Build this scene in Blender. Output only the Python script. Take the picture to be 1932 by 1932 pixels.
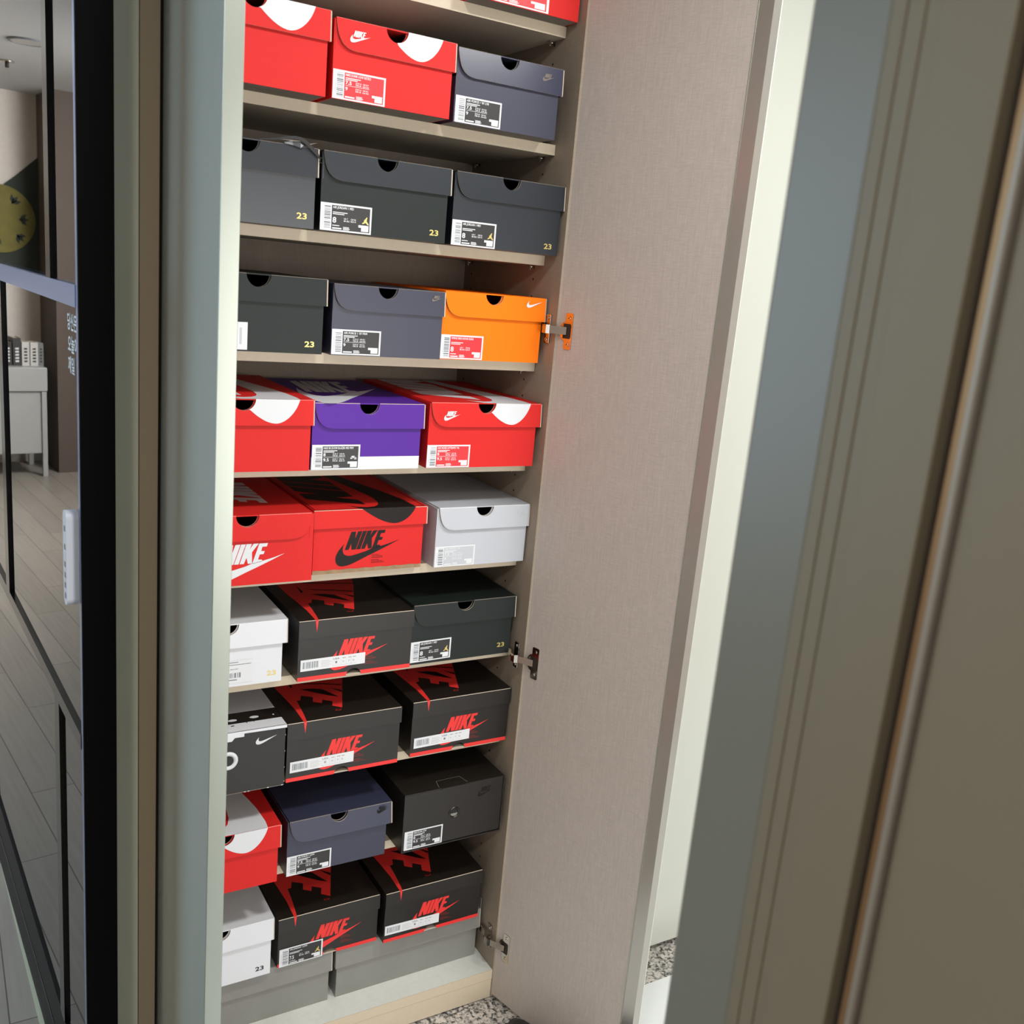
import bpy, bmesh, math, random
from mathutils import Vector, Matrix
random.seed(7)
for o in list(bpy.data.objects): bpy.data.objects.remove(o, do_unlink=True)
SC = bpy.context.scene
COL = SC.collection

# ------------------------------------------------------------------ camera, world, lights, exposure
cam_d = bpy.data.cameras.new('camera'); cam = bpy.data.objects.new('camera', cam_d); COL.objects.link(cam)
RX = Vector((0.859509, -0.503246, 0.089374)); RD = Vector((-0.041981, -0.243776, -0.968923)); RF = Vector((0.509394, 0.829046, -0.230654))
m = Matrix(((RX.x, -RD.x, -RF.x), (RX.y, -RD.y, -RF.y), (RX.z, -RD.z, -RF.z))).to_4x4()
m.translation = Vector((-1.0106, -1.55, 1.5345)); cam.matrix_world = m
cam_d.sensor_fit = 'HORIZONTAL'; cam_d.sensor_width = 36.0; cam_d.lens = 34.384
cam_d.clip_start = 0.02; cam_d.clip_end = 50
cam_d.dof.use_dof = True; cam_d.dof.focus_distance = 1.9; cam_d.dof.aperture_fstop = 9.0
SC.camera = cam
w = bpy.data.worlds.new('world'); SC.world = w; w.use_nodes = True
w.node_tree.nodes['Background'].inputs[0].default_value = (0.80, 0.86, 1.0, 1); w.node_tree.nodes['Background'].inputs[1].default_value = 0.05
SC.view_settings.view_transform = 'Standard'; SC.view_settings.look = 'None'
SC.view_settings.exposure = 0.0; SC.view_settings.gamma = 1.0; SC.view_settings.use_curve_mapping = False

def area(name, loc, target, energy, color, sx, sy=None, shape='DISK'):
    l = bpy.data.lights.new(name, 'AREA'); l.energy = energy; l.color = color; l.size = sx
    if sy: l.shape = 'RECTANGLE'; l.size_y = sy
    else: l.shape = shape
    o = bpy.data.objects.new(name, l); COL.objects.link(o); o.location = loc
    o.rotation_euler = (Vector(target) - Vector(loc)).to_track_quat('-Z', 'Y').to_euler()
    return o
area('entry_ceiling_light', (0.27, -0.85, 2.335), (0.27, -0.85, 0), 15, (1.0, 0.99, 0.96), 0.20)
area('entry_top_fill', (-0.48, -0.95, 2.37), (-0.48, -0.95, 0), 10, (1.0, 0.985, 0.97), 0.22)  # unseen fill added to brighten the right door and the boxes
area('entry_front_fill', (0.15, -2.9, 1.0), (0.0, 0.0, 0.8), 48, (1.0, 0.98, 0.96), 1.7, 1.6)  # large frontal fill added out of view to light the boxes evenly
area('hall_fill', (-1.65, -1.9, 2.36), (-1.65, -1.9, 0), 18, (1.0, 0.97, 0.92), 0.24)  # unseen hall fill added for the filler strip and the near jamb
area('hall_blue_fill', (-3.05, 0.9, 1.5), (-0.8, 0.0, 1.2), 46, (0.50, 0.76, 1.0), 2.2, 1.7)  # bluish fill added to cool the faces turned to the hall; no window built
area('living_fill', (-3.1, 3.4, 1.3), (-1.2, 4.6, 1.6), 58, (0.98, 0.99, 1.0), 1.6, 1.6)  # fill added outside the mirrored view to brighten the reflected room
area('living_top_fill', (-2.7, 3.4, 2.38), (-2.0, 4.6, 0.4), 150, (1.0, 0.985, 0.97), 0.7)  # overhead fill added for the reflected room, placed where the glass misses it

# ------------------------------------------------------------------ materials
def lin(c):
    f = lambda v: v/12.92 if v <= 0.04045 else ((v+0.055)/1.055)**2.4
    return tuple(f(v/255.0) for v in c) + (1.0,)
def mat(name, rgb, rough=0.5, metal=0.0, spec=0.5, noise=0.0, scale=60.0, bump=0.0, bscale=900.0, coat=0.0):
    m = bpy.data.materials.new(name); m.use_nodes = True
    nt = m.node_tree; b = nt.nodes['Principled BSDF']
    c = lin(rgb); b.inputs['Base Color'].default_value = c
    b.inputs['Roughness'].default_value = rough; b.inputs['Metallic'].default_value = metal
    b.inputs['Specular IOR Level'].default_value = spec
    if coat: b.inputs['Coat Weight'].default_value = coat; b.inputs['Coat Roughness'].default_value = 0.15
    tc = None
    if noise or bump:
        tc = nt.nodes.new('ShaderNodeTexCoord')
    if noise:
        n = nt.nodes.new('ShaderNodeTexNoise'); n.inputs['Scale'].default_value = scale; n.inputs['Detail'].default_value = 4
        nt.links.new(tc.outputs['Object'], n.inputs['Vector'])
        r = nt.nodes.new('ShaderNodeValToRGB')
        r.color_ramp.elements[0].position = 0.3; r.color_ramp.elements[1].position = 0.7
        r.color_ramp.elements[0].color = tuple(v*(1-noise) for v in c[:3]) + (1,)
        r.color_ramp.elements[1].color = tuple(min(1, v*(1+noise)) for v in c[:3]) + (1,)
        nt.links.new(n.outputs['Fac'], r.inputs['Fac']); nt.links.new(r.outputs['Color'], b.inputs['Base Color'])
    if bump:
        n = nt.nodes.new('ShaderNodeTexNoise'); n.inputs['Scale'].default_value = bscale; n.inputs['Detail'].default_value = 2
        nt.links.new(tc.outputs['Object'], n.inputs['Vector'])
        bp = nt.nodes.new('ShaderNodeBump'); bp.inputs['Strength'].default_value = bump; bp.inputs['Distance'].default_value = 0.001
        nt.links.new(n.outputs['Fac'], bp.inputs['Height']); nt.links.new(bp.outputs['Normal'], b.inputs['Normal'])
    return m
def linen(name, rgb, amp=0.10, rough=0.6):
    """melamine with a woven textile grain: two crossed stretched noises"""
    m = bpy.data.materials.new(name); m.use_nodes = True; nt = m.node_tree; b = nt.nodes['Principled BSDF']
    c = lin(rgb); b.inputs['Roughness'].default_value = rough; b.inputs['Specular IOR Level'].default_value = 0.35
    tc = nt.nodes.new('ShaderNodeTexCoord'); outs = []
    for sc in ((420, 420, 26), (60, 60, 700)):
        mp = nt.nodes.new('ShaderNodeMapping'); mp.inputs['Scale'].default_value = sc
        n = nt.nodes.new('ShaderNodeTexNoise'); n.inputs['Scale'].default_value = 1.0; n.inputs['Detail'].default_value = 3
        nt.links.new(tc.outputs['Object'], mp.inputs['Vector']); nt.links.new(mp.outputs['Vector'], n.inputs['Vector']); outs.append(n)
    mx = nt.nodes.new('ShaderNodeMath'); mx.operation = 'MULTIPLY'
    nt.links.new(outs[0].outputs['Fac'], mx.inputs[0]); nt.links.new(outs[1].outputs['Fac'], mx.inputs[1])
    r = nt.nodes.new('ShaderNodeValToRGB'); r.color_ramp.elements[0].position = 0.12; r.color_ramp.elements[1].position = 0.38
    r.color_ramp.elements[0].color = tuple(v*(1-amp*2.2) for v in c[:3]) + (1,); r.color_ramp.elements[1].color = tuple(v*(1+amp) for v in c[:3]) + (1,)
    nt.links.new(mx.outputs[0], r.inputs['Fac']); nt.links.new(r.outputs['Color'], b.inputs['Base Color'])
    bp = nt.nodes.new('ShaderNodeBump'); bp.inputs['Strength'].default_value = 0.25; bp.inputs['Distance'].default_value = 0.0006
    nt.links.new(mx.outputs[0], bp.inputs['Height']); nt.links.new(bp.outputs['Normal'], b.inputs['Normal'])
    return m
M = {}
M['red'] = mat('red_card', (212, 34, 31), 0.6, spec=0.3, bump=0.06, noise=0.03, scale=300)
M['redcrease'] = mat('red_card_fold', (236, 120, 112), 0.6)
M['redink'] = mat('red_print', (228, 48, 44), 0.5)
M['redfine'] = mat('fine_red_print', (150, 44, 38), 0.5)
M['navy'] = mat('navy_card', (54, 56, 74), 0.40, bump=0.08)
M['gnavy'] = mat('navy_gloss_card', (50, 53, 74), 0.28, bump=0.05)
M['charcoal'] = mat('charcoal_card', (32, 38, 45), 0.30, spec=0.6, bump=0.03)
M['green'] = mat('dark_green_card', (21, 30, 28), 0.5, spec=0.35, bump=0.08)
M['orange'] = mat('orange_card', (252, 122, 8), 0.6, spec=0.2, bump=0.06)
M['purple'] = mat('purple_card', (84, 36, 150), 0.55, spec=0.3, bump=0.06)
M['white'] = mat('white_card', (222, 225, 230), 0.5, bump=0.05)
M['whiteink'] = mat('white_print', (216, 220, 224), 0.5)
M['grey'] = mat('pale_grey_card', (186, 190, 197), 0.5, bump=0.05)
M['black'] = mat('black_card', (28, 24, 20), 0.38, bump=0.08)
M['blackink'] = mat('black_print', (22, 15, 12), 0.5, spec=0.25)
M['greymid'] = mat('mid_grey_card', (132, 132, 126), 0.36, noise=0.04, scale=30, bump=0.08)
M['inner'] = mat('box_lining', (120, 112, 100), 0.8)
M['edge'] = mat('card_edge', (196, 182, 164), 0.8)
M['edgedark'] = mat('card_edge_dark', (120, 112, 104), 0.8)
M['kraft'] = mat('bare_board', (150, 126, 96), 0.85, noise=0.2, scale=70)
M['gold'] = mat('gold_foil', (214, 194, 116), 0.35, metal=0.5)
M['label'] = mat('sticker_paper', (220, 223, 226), 0.45)
M['ink'] = mat('sticker_black', (40, 40, 40), 0.45)
M['inkred'] = mat('sticker_red', (214, 40, 48), 0.45)
M['inkgrey'] = mat('sticker_grey', (186, 190, 196), 0.45)
M['bar'] = mat('barcode_grey', (118, 124, 130), 0.5)
M['faint'] = mat('faint_print', (170, 164, 160), 0.5)
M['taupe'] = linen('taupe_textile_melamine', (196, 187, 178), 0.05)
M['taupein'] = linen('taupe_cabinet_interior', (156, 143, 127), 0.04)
M['board'] = mat('bottom_board_top', (220, 223, 216), 0.5, noise=0.03, scale=90)
M['shelf'] = mat('shelf_melamine', (186, 172, 150), 0.5, noise=0.03, scale=200)
M['shelfedge'] = mat('shelf_edge_band', (208, 194, 170), 0.45, noise=0.02, scale=120)
M['cream'] = mat('cream_gloss_lacquer', (200, 203, 193), 0.2, coat=0.3)
M['creamedge'] = mat('pale_metal_door_edge', (172, 178, 168), 0.34, metal=0.75)
M['blackstile'] = mat('matt_black_end_cap', (3, 3, 3), 0.6, spec=0.06)
M['bluesheen'] = mat('black_alu_blue_sheen', (120, 140, 180), 0.3, metal=0.8)  # black frame metal with a bluish reflection put into its colour
M['steeledge'] = mat('satin_steel_edge', (186, 183, 176), 0.22, metal=0.75)
M['darknickel'] = mat('dark_nickel', (70, 66, 62), 0.25, metal=0.9)
M['blackrail'] = mat('black_powder_coat', (8, 10, 14), 0.5, spec=0.15)
M['trim'] = mat('taupe_painted_trim', (128, 117, 95), 0.5, bump=0.05)
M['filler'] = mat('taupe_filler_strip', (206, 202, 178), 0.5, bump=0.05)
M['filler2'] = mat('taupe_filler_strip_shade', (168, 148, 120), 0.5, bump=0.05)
M['trimgrey'] = mat('grey_painted_jamb', (124, 121, 108), 0.35)
M['brass'] = mat('bronze_trim', (150, 112, 72), 0.3, metal=0.6)
M['paletrim'] = mat('pale_metal_trim', (160, 150, 136), 0.35, metal=0.4)
M['dark'] = mat('dark_gap_shade', (44, 34, 26), 0.7)
M['blackalu'] = mat('black_aluminium', (7, 7, 8), 0.22, spec=0.4)
M['chrome'] = mat('nickel', (196, 190, 182), 0.14, metal=1.0)
M['wallw'] = mat('beige_wallpaper', (214, 206, 198), 0.8, noise=0.03, scale=40)
M['wallbrown'] = mat('brown_wall_panel', (90, 79, 71), 0.7)
M['ceil'] = mat('ceiling_paint', (196, 198, 200), 0.8)
M['lampoff'] = mat('lamp_diffuser_off', (190, 190, 186), 0.5)
M['console'] = mat('white_furniture_lacquer', (164, 166, 164), 0.4)
M['book1'] = mat('dark_book_cover', (52, 50, 50), 0.6)
M['book2'] = mat('pale_book_cover', (190, 188, 184), 0.6)
M['book3'] = mat('grey_book_cover', (110, 112, 112), 0.6)
M['mossgreen'] = mat('dark_green_felt', (52, 58, 52), 0.9)
M['moon'] = mat('yellow_felt', (112, 106, 56), 0.9, noise=0.15, scale=12)
M['plastic'] = mat('white_plastic', (206, 212, 222), 0.35)
M['rubber'] = mat('black_rubber', (16, 16, 17), 0.5)
M['thresh'] = mat('pale_threshold_metal', (196, 204, 182), 0.35, metal=0.2)

def floor_tile():
    m = mat('white_porcelain_tile', (232, 236, 236), 0.25, noise=0.03, scale=5); return m
def granite():
    m = bpy.data.materials.new('speckled_granite'); m.use_nodes = True; nt = m.node_tree; b = nt.nodes['Principled BSDF']
    b.inputs['Roughness'].default_value = 0.3
    tc = nt.nodes.new('ShaderNodeTexCoord'); n = nt.nodes.new('ShaderNodeTexNoise'); n.inputs['Scale'].default_value = 130; n.inputs['Detail'].default_value = 3; n.inputs['Distortion'].default_value = 0.6
    r = nt.nodes.new('ShaderNodeValToRGB'); e = r.color_ramp.elements
    e[0].position = 0.40; e[0].color = lin((70, 68, 66)); e[1].position = 0.50; e[1].color = lin((170, 168, 162))
    x = e.new(0.62); x.color = lin((214, 206, 196))
    nt.links.new(tc.outputs['Object'], n.inputs['Vector']); nt.links.new(n.outputs['Fac'], r.inputs['Fac']); nt.links.new(r.outputs['Color'], b.inputs['Base Color'])
    return m
def wood_floor():
    m = bpy.data.materials.new('grey_oak_planks'); m.use_nodes = True; nt = m.node_tree; b = nt.nodes['Principled BSDF']
    b.inputs['Roughness'].default_value = 0.4
    tc = nt.nodes.new('ShaderNodeTexCoord')
    mp = nt.nodes.new('ShaderNodeMapping'); mp.inputs['Rotation'].default_value = (0, 0, math.pi/2)
    br = nt.nodes.new('ShaderNodeTexBrick'); br.inputs['Scale'].default_value = 1.0
    br.inputs['Brick Width'].default_value = 0.9; br.inputs['Row Height'].default_value = 0.115; br.inputs['Mortar Size'].default_value = 0.0014
    br.inputs['Color1'].default_value = lin((168, 162, 152)); br.inputs['Color2'].default_value = lin((156, 150, 141)); br.inputs['Mortar'].default_value = lin((96, 90, 84)); br.offset = 0.37
    mp2 = nt.nodes.new('ShaderNodeMapping'); mp2.inputs['Scale'].default_value = (90, 4, 1)
    n = nt.nodes.new('ShaderNodeTexNoise'); n.inputs['Scale'].default_value = 1.0; n.inputs['Detail'].default_value = 5
    mx = nt.nodes.new('ShaderNodeMixRGB'); mx.blend_type = 'MULTIPLY'; mx.inputs[0].default_value = 0.35
    nt.links.new(tc.outputs['Object'], mp.inputs['Vector']); nt.links.new(mp.outputs['Vector'], br.inputs['Vector'])
    nt.links.new(tc.outputs['Object'], mp2.inputs['Vector']); nt.links.new(mp2.outputs['Vector'], n.inputs['Vector'])
    nt.links.new(br.outputs['Color'], mx.inputs[1]); nt.links.new(n.outputs['Fac'], mx.inputs[2]); nt.links.new(mx.outputs[0], b.inputs['Base Color'])
    return m
def glass():
    """clear pane: Fresnel mix of see-through and mirror"""
    m = bpy.data.materials.new('clear_glass'); m.use_nodes = True; nt = m.node_tree
    for n in list(nt.nodes): nt.nodes.remove(n)
    o = nt.nodes.new('ShaderNodeOutputMaterial'); t = nt.nodes.new('ShaderNodeBsdfTransparent'); t.inputs[0].default_value = (0.80, 0.84, 0.84, 1)
    g = nt.nodes.new('ShaderNodeBsdfGlossy'); g.inputs['Roughness'].default_value = 0.004; g.inputs[0].default_value = (1, 1, 1, 1)
    f = nt.nodes.new('ShaderNodeFresnel'); f.inputs['IOR'].default_value = 1.7
    mx = nt.nodes.new('ShaderNodeMixShader')
    nt.links.new(f.outputs[0], mx.inputs[0]); nt.links.new(t.outputs[0], mx.inputs[1]); nt.links.new(g.outputs[0], mx.inputs[2]); nt.links.new(mx.outputs[0], o.inputs[0])
    return m
M['tile'] = floor_tile(); M['granite'] = granite(); M['wood'] = wood_floor(); M['glass'] = glass()

# ------------------------------------------------------------------ mesh helpers
class MB:
    """collects shapes for ONE mesh object, several material slots"""
    def __init__(self): self.bm = bmesh.new(); self.mats = []
    def mi(self, m):
        if isinstance(m, str): m = M[m]
        if m not in self.mats: self.mats.append(m)
        return self.mats.index(m)
    def face(self, pts, m):
        try: f = self.bm.faces.new([self.bm.verts.new(p) for p in pts])
        except ValueError: return
        f.material_index = self.mi(m); return f
    def box(self, x0, x1, y0, y1, z0, z1, m, bev=0.0, T=None):
        tmp = bmesh.new(); bmesh.ops.create_cube(tmp, size=1.0)
        for v in tmp.verts: v.co = Vector(((x0+x1)/2 + v.co.x*(x1-x0), (y0+y1)/2 + v.co.y*(y1-y0), (z0+z1)/2 + v.co.z*(z1-z0)))
        if bev: bmesh.ops.bevel(tmp, geom=list(tmp.edges), offset=bev, segments=2, profile=0.5, affect='EDGES')
        self.merge(tmp, m, T)
    def merge(self, tmp, m, T=None):
        mi = self.mi(m); mp = {}
        for v in tmp.verts: mp[v] = self.bm.verts.new(T @ v.co if T else v.co)
        for f in tmp.faces:
            nf = self.bm.faces.new([mp[v] for v in f.verts]); nf.material_index = mi; nf.smooth = f.smooth
        tmp.free()
    def prism(self, poly, P, w0, w1, m, medge=None, edge_fn=None, back=True):
        """extrude a 2D polygon; P(u,v,w)->xyz; medge = material of the thickness faces"""
        a = [self.bm.verts.new(P(u, v, w0)) for u, v in poly]; b = [self.bm.verts.new(P(u, v, w1)) for u, v in poly]
        f = self.bm.faces.new(a); f.material_index = self.mi(m)
        f = self.bm.faces.new(list(reversed(b))); f.material_index = self.mi(back if isinstance(back, str) else m)
        n = len(poly)
        for i in range(n):
            j = (i+1) % n; f = self.bm.faces.new([a[i], b[i], b[j], a[j]])
            mm = medge or m
            if edge_fn and not edge_fn(poly[i], poly[j]): mm = m
            f.material_index = self.mi(mm)
    def cyl(self, p0, p1, r, m, seg=24, r2=None, smooth=True):
        p0, p1 = Vector(p0), Vector(p1); d = p1-p0; tmp = bmesh.new()
        bmesh.ops.create_cone(tmp, cap_ends=True, segments=seg, radius1=r, radius2=r if r2 is None else r2, depth=d.length)
        for f in tmp.faces: f.smooth = smooth and len(f.verts) == 4
        T = Matrix.Translation((p0+p1)/2) @ d.to_track_quat('Z', 'Y').to_matrix().to_4x4()
        self.merge(tmp, m, T)
    def ring(self, c, ro, ri, P, m, depth, seg=40, lift=0.002):
        """rounded eyelet in a plane given by P(u,v,w) around c"""
        prof = [(ro, 0), (ro-(ro-ri)*0.2, -lift), (ro-(ro-ri)*0.6, -lift), (ri, 0), (ri, depth)]
        rows = []
        for k in range(seg):
            a = 2*math.pi*k/seg; rows.append([self.bm.verts.new(P(c[0]+r*math.cos(a), c[1]+r*math.sin(a), w_)) for r, w_ in prof])
        mi = self.mi(m)
        for k in range(seg):
            A, B = rows[k], rows[(k+1) % seg]
            for i in range(len(prof)-1):
                f = self.bm.faces.new([A[i], A[i+1], B[i+1], B[i]]); f.material_index = mi; f.smooth = True
    def obj(self, name, parent=None, origin=None, **props):
        me = bpy.data.meshes.new(name); bmesh.ops.recalc_face_normals(self.bm, faces=self.bm.faces)
        root = parent
        off = Vector((0, 0, 0))
        while root is not None: off += Vector(root.location); root = root.parent
        if origin is not None and parent is None: off = Vector(origin)
        bmesh.ops.translate(self.bm, verts=self.bm.verts, vec=-off)
        self.bm.to_mesh(me); self.bm.free()
        for m in self.mats: me.materials.append(m)
        o = bpy.data.objects.new(name, me); COL.objects.link(o)
        if parent is not None: o.parent = parent
        elif origin is not None: o.location = origin
        for k, v in props.items(): o[k] = v
        return o
def thing(name, label, cat, loc, group=None):
    o = bpy.data.objects.new(name, None); COL.objects.link(o); o.location = loc; o.empty_display_size = 0.05
    o['label'] = label; o['category'] = cat
    if group: o['group'] = group
    return o
def tag(o, label, cat, group=None):
    o['label'] = label; o['category'] = cat
    if group: o['group'] = group
    return o
def struct(mb, name, parent=None, **k):
    o = mb.obj(name, parent, **k)
    if parent is None: o['kind'] = 'structure'
    return o
_tc = {}
def text_geo(s):
    """2D outline of a word in the built-in font: (verts, faces), cap height about 0.73"""
    if s in _tc: return _tc[s]
    c = bpy.data.curves.new('t', 'FONT'); c.body = s; c.size = 1.0; c.resolution_u = 3; c.fill_mode = 'FRONT'; c.offset = 0.022
    o = bpy.data.objects.new('t', c); COL.objects.link(o)
    dg = bpy.context.evaluated_depsgraph_get(); me = bpy.data.meshes.new_from_object(o.evaluated_get(dg))
    r = ([(v.co.x, v.co.y) for v in me.vertices], [tuple(p.vertices) for p in me.polygons])
    bpy.data.objects.remove(o); bpy.data.curves.remove(c); bpy.data.meshes.remove(me)
    _tc[s] = r; return r
def put_text(mb, s, P, x, z, capw, m, wid=None, caph=None, shear=0.0, lift=0.0):
    """write s with cap height caph, optionally squeezed to width wid, at (x,z) on the plane P"""
    V, F = text_geo(s)
    if not V: return
    xs = [v[0] for v in V]; x0, x1 = min(xs), max(xs); k = caph/0.727
    kx = (wid/(x1-x0)) if wid else k
    vs = [mb.bm.verts.new(P(x + (vx-x0)*kx + shear*vy*k, z + vy*k, lift)) for vx, vy in V]
    mi = mb.mi(m)
    for f in F:
        try: fc = mb.bm.faces.new([vs[i] for i in f]); fc.material_index = mi
        except ValueError: pass

# the emblem: four slanted letters over a curved tick (unit width, origin at lower left)
LG = dict(
 N=[(.228,.516),(.298,.518),(.291,.407),(.331,.519),(.397,.52),(.307,.247),(.24,.247),(.235,.342),(.198,.247),(.138,.247)],
 I=[(.407,.52),(.468,.52),(.377,.247),(.316,.247)],
 K=[(.477,.521),(.548,.521),(.524,.448),(.571,.521),(.641,.521),(.552,.404),(.557,.248),(.5,.248),(.482,.333),(.447,.248),(.39,.248)],
 E=[(.649,.52),(.764,.52),(.752,.475),(.691,.472),(.677,.413),(.725,.412),(.711,.37),(.659,.367),(.637,.298),(.693,.292),(.687,.268),(.558,.241)])
TICK=[(.133,.345),(.114,.309),(.106,.26),(.112,.215),(.130,.184),(.159,.164),(.204,.154),(.254,.157),(.343,.177),(.47,.211),(.558,.246),(.687,.273),(.824,.306),(1.0,.363),(.826,.28),(.697,.222),(.576,.169),(.475,.127),(.38,.083),(.286,.041),(.23,.021),(.18,.007),(.11,0),(.072,.006),(.043,.02),(.02,.046),(.005,.08),(0,.123),(.005,.157),(.018,.194),(.036,.227),(.06,.262),(.094,.304)]
SOLO=[(.16,.36),(.125,.27),(.13,.20),(.165,.165),(.23,.15),(.33,.165),(1.0,.36),(.33,.045),(.22,.01),(.13,0),(.06,.02),(.015,.065),(0,.125),(.02,.19),(.07,.27)]
JUMP=[(.60,1.0),(.74,.98),(.67,.68),(.66,.46),(1.0,.07),(.93,0),(.77,.04),(.51,.27),(.07,.06),(0,.15),(.05,.22),(.30,.38),(.23,.45),(.35,.68),(.49,.79),(.55,.9)]
def put_poly(mb, pts, P, m, lift): mb.face([P(u, v, lift) for u, v in pts], m)
def put_logo(mb, P, x, z, wd, m, letters=True, lift=0.0, tick=TICK, sy=1.0):
    for k, pts in (LG.items() if letters else ()): put_poly(mb, [(x+u*wd, z+v*wd*sy) for u, v in pts], P, m, lift)
    put_poly(mb, [(x+u*wd, z+v*wd*sy) for u, v in tick], P, m, lift)

# ------------------------------------------------------------------ the setting
Z0 = -0.004
def slab(name, x0, x1, y0, y1, z0, z1, m, **k):
    b = MB(); b.box(x0, x1, y0, y1, z0, z1, m); return struct(b, name, **k)
fl = MB(); fl.prism([(-3.2, -3.6), (-0.715, -3.6), (-0.79, -1.2), (-0.90, 0.92), (-1.2, 6.0), (-3.2, 6.0)], lambda u, v, w: (u, v, w), -0.06, Z0, 'wood'); struct(fl, 'floor')
fl = MB(); fl.prism([(-0.675, -3.6), (1.7, -3.6), (1.7, -0.11), (-0.798, -0.11), (-0.757, -1.2)], lambda u, v, w: (u, v, w), -0.06, Z0, 'tile'); struct(fl, 'floor')
fl = MB(); fl.prism([(-0.675, -3.6), (-0.757, -1.2), (-0.798, -0.11), (-0.865, 0.92), (-0.90, 0.92), (-0.79, -1.2), (-0.715, -3.6)], lambda u, v, w: (u, v, w), -0.06, Z0+0.002, 'thresh'); struct(fl, 'trim_1')
slab('trim_2', -0.798, 1.7, -0.11, 0.42, -0.06, Z0, 'granite')
slab('ceiling', -3.2, 1.7, -3.6, 6.0, 2.42, 2.5, 'ceil')
slab('wall_back', -3.3, -0.86, 5.82, 5.95, Z0, 2.42, 'wallw')
slab('wall_left', -3.35, -3.2, -3.6, 6.0, Z0, 2.42, 'wallw')
slab('wall_front', -3.35, 1.8, -3.75, -3.6, Z0, 2.42, 'wallw')
slab('wall_right', 1.7, 1.85, -3.6, 0.42, Z0, 2.42, 'wallw')
slab('wall_panel', -3.2, -2.135, 5.40, 5.82, Z0, 2.42, 'wallbrown')
# partition beyond the glass door (it carries the cabinet's left flank)
b = MB(); b.prism([(-0.777, -0.02), (-0.80, 0.30), (-0.86, 1.0), (-1.16, 5.82), (-0.70, 5.82), (-0.70, -0.02)][:3] + [(-1.14, 5.82), (-0.715, 5.82), (-0.715, -0.02)], lambda u, v, w: (u, v, w), Z0, 2.42, 'trim'); struct(b, 'wall_partition')

# ------------------------------------------------------------------ narrow filler strip between glass door and cabinet
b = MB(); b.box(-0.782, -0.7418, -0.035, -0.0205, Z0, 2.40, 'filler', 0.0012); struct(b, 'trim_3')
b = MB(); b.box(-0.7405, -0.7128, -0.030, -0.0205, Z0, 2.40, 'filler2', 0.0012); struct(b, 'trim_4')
b = MB(); b.box(-0.7135, -0.7082, -0.0200, -0.0140, Z0, 2.40, 'dark'); struct(b, 'gap_shade')  # dark backing strip added to put shade into the gap by the left door

# near jamb on the right (out of focus)
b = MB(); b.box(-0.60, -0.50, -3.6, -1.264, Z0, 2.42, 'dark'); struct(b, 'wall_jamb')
b = MB(); b.box(-0.60, -0.50, -1.1915, -1.136, Z0, 2.42, 'trimgrey', 0.003); b.box(-0.585, -0.50, -1.262, -1.1915, Z0, 2.42, 'trimgrey'); struct(b, 'trim_5')
b = MB()
ys = [-1.1920, -1.2015, -1.2125, -1.2223, -1.2625]
for i in range(4):
    b.box(-0.603 if i < 3 else -0.606, -0.585, ys[i+1]+0.0004, ys[i]-0.0004, Z0, 2.42, 'trim', 0.0008)
struct(b, 'trim_6')
b = MB(); b.box(-0.609, -0.600, -1.2775, -1.2725, Z0, 2.42, 'brass', 0.001); b.box(-0.612, -0.600, -1.2815, -1.2780, Z0, 2.42, 'paletrim', 0.001); struct(b, 'trim_7')
b = MB(); b.box(-0.608, -0.6005, -3.58, -1.2835, Z0, 2.42, 'trim', 0.001); struct(b, 'trim_8')

# ------------------------------------------------------------------ black framed glass door
GP0 = Vector((-0.86, 0.30, 0)); GD = Vector((-0.06635345, 0.99779618, 0)); GN = Vector((-0.99779618, -0.06635345, 0))
def gp(s, z, o=0.0): return tuple(GP0 + GD*s + GN*o + Vector((0, 0, z)))     # s along the leaf, o out of its face
door = thing('door_1', 'black aluminium framed glass door with slim glazing bars', 'door', (GP0.x, GP0.y, 0)); 
del door['label']; del door['category']; door['kind'] = 'structure'
def gbar(mb, s0, s1, z0, z1, o0, o1, m, ch=0.0):
    pts = [(s0, z0), (s1, z0), (s1, z1), (s0, z1)]
    mb.prism(pts, lambda u, v, w: gp(u, v, w), o0, o1, m)
S_END, S_FAR = -0.417, 0.66
b = MB(); gbar(b, S_END, -0.4115, 0.004, 2.36, -0.046, 0.0, 'blackstile'); gbar(b, -0.4115, -0.400, 0.004, 2.36, -0.046, 0.0, 'bluesheen'); b.obj('stile', door)
b = MB(); gbar(b, S_FAR-0.02, S_FAR, 0.004, 2.36, -0.046, 0.0, 'blackalu'); b.obj('stile', door)
b = MB(); gbar(b, -0.400, S_FAR-0.02, 0.004, 0.178, -0.046, 0.0, 'blackrail'); gbar(b, -0.400, S_FAR-0.02, 0.09, 0.094, 0.0, 0.0012, 'blackalu'); b.obj('bottom_rail', door)
b = MB(); gbar(b, -0.400, S_FAR-0.02, 2.30, 2.36, -0.046, 0.0, 'blackalu'); b.obj('top_rail', door)
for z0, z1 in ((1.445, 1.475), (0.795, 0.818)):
    b = MB(); gbar(b, -0.400, S_FAR-0.02, z0, z1, -0.012, 0.001, 'bluesheen' if z0 > 1 else 'blackalu'); b.obj('glazing_bar', door)
for s0, s1, z0, z1 in ((-0.222, -0.186, 1.475, 2.30), (0.30, 0.345, 0.818, 1.445), (-0.226, -0.188, 0.178, 0.795)):
    b = MB(); gbar(b, s0, s1, z0, z1, -0.012, 0.001, 'blackalu'); b.obj('glazing_bar', door)
b = MB(); gbar(b, -0.400, S_FAR-0.02, 0.178, 2.30, -0.010, -0.004, 'glass'); b.obj('glass_pane', door)
b = MB()
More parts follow.
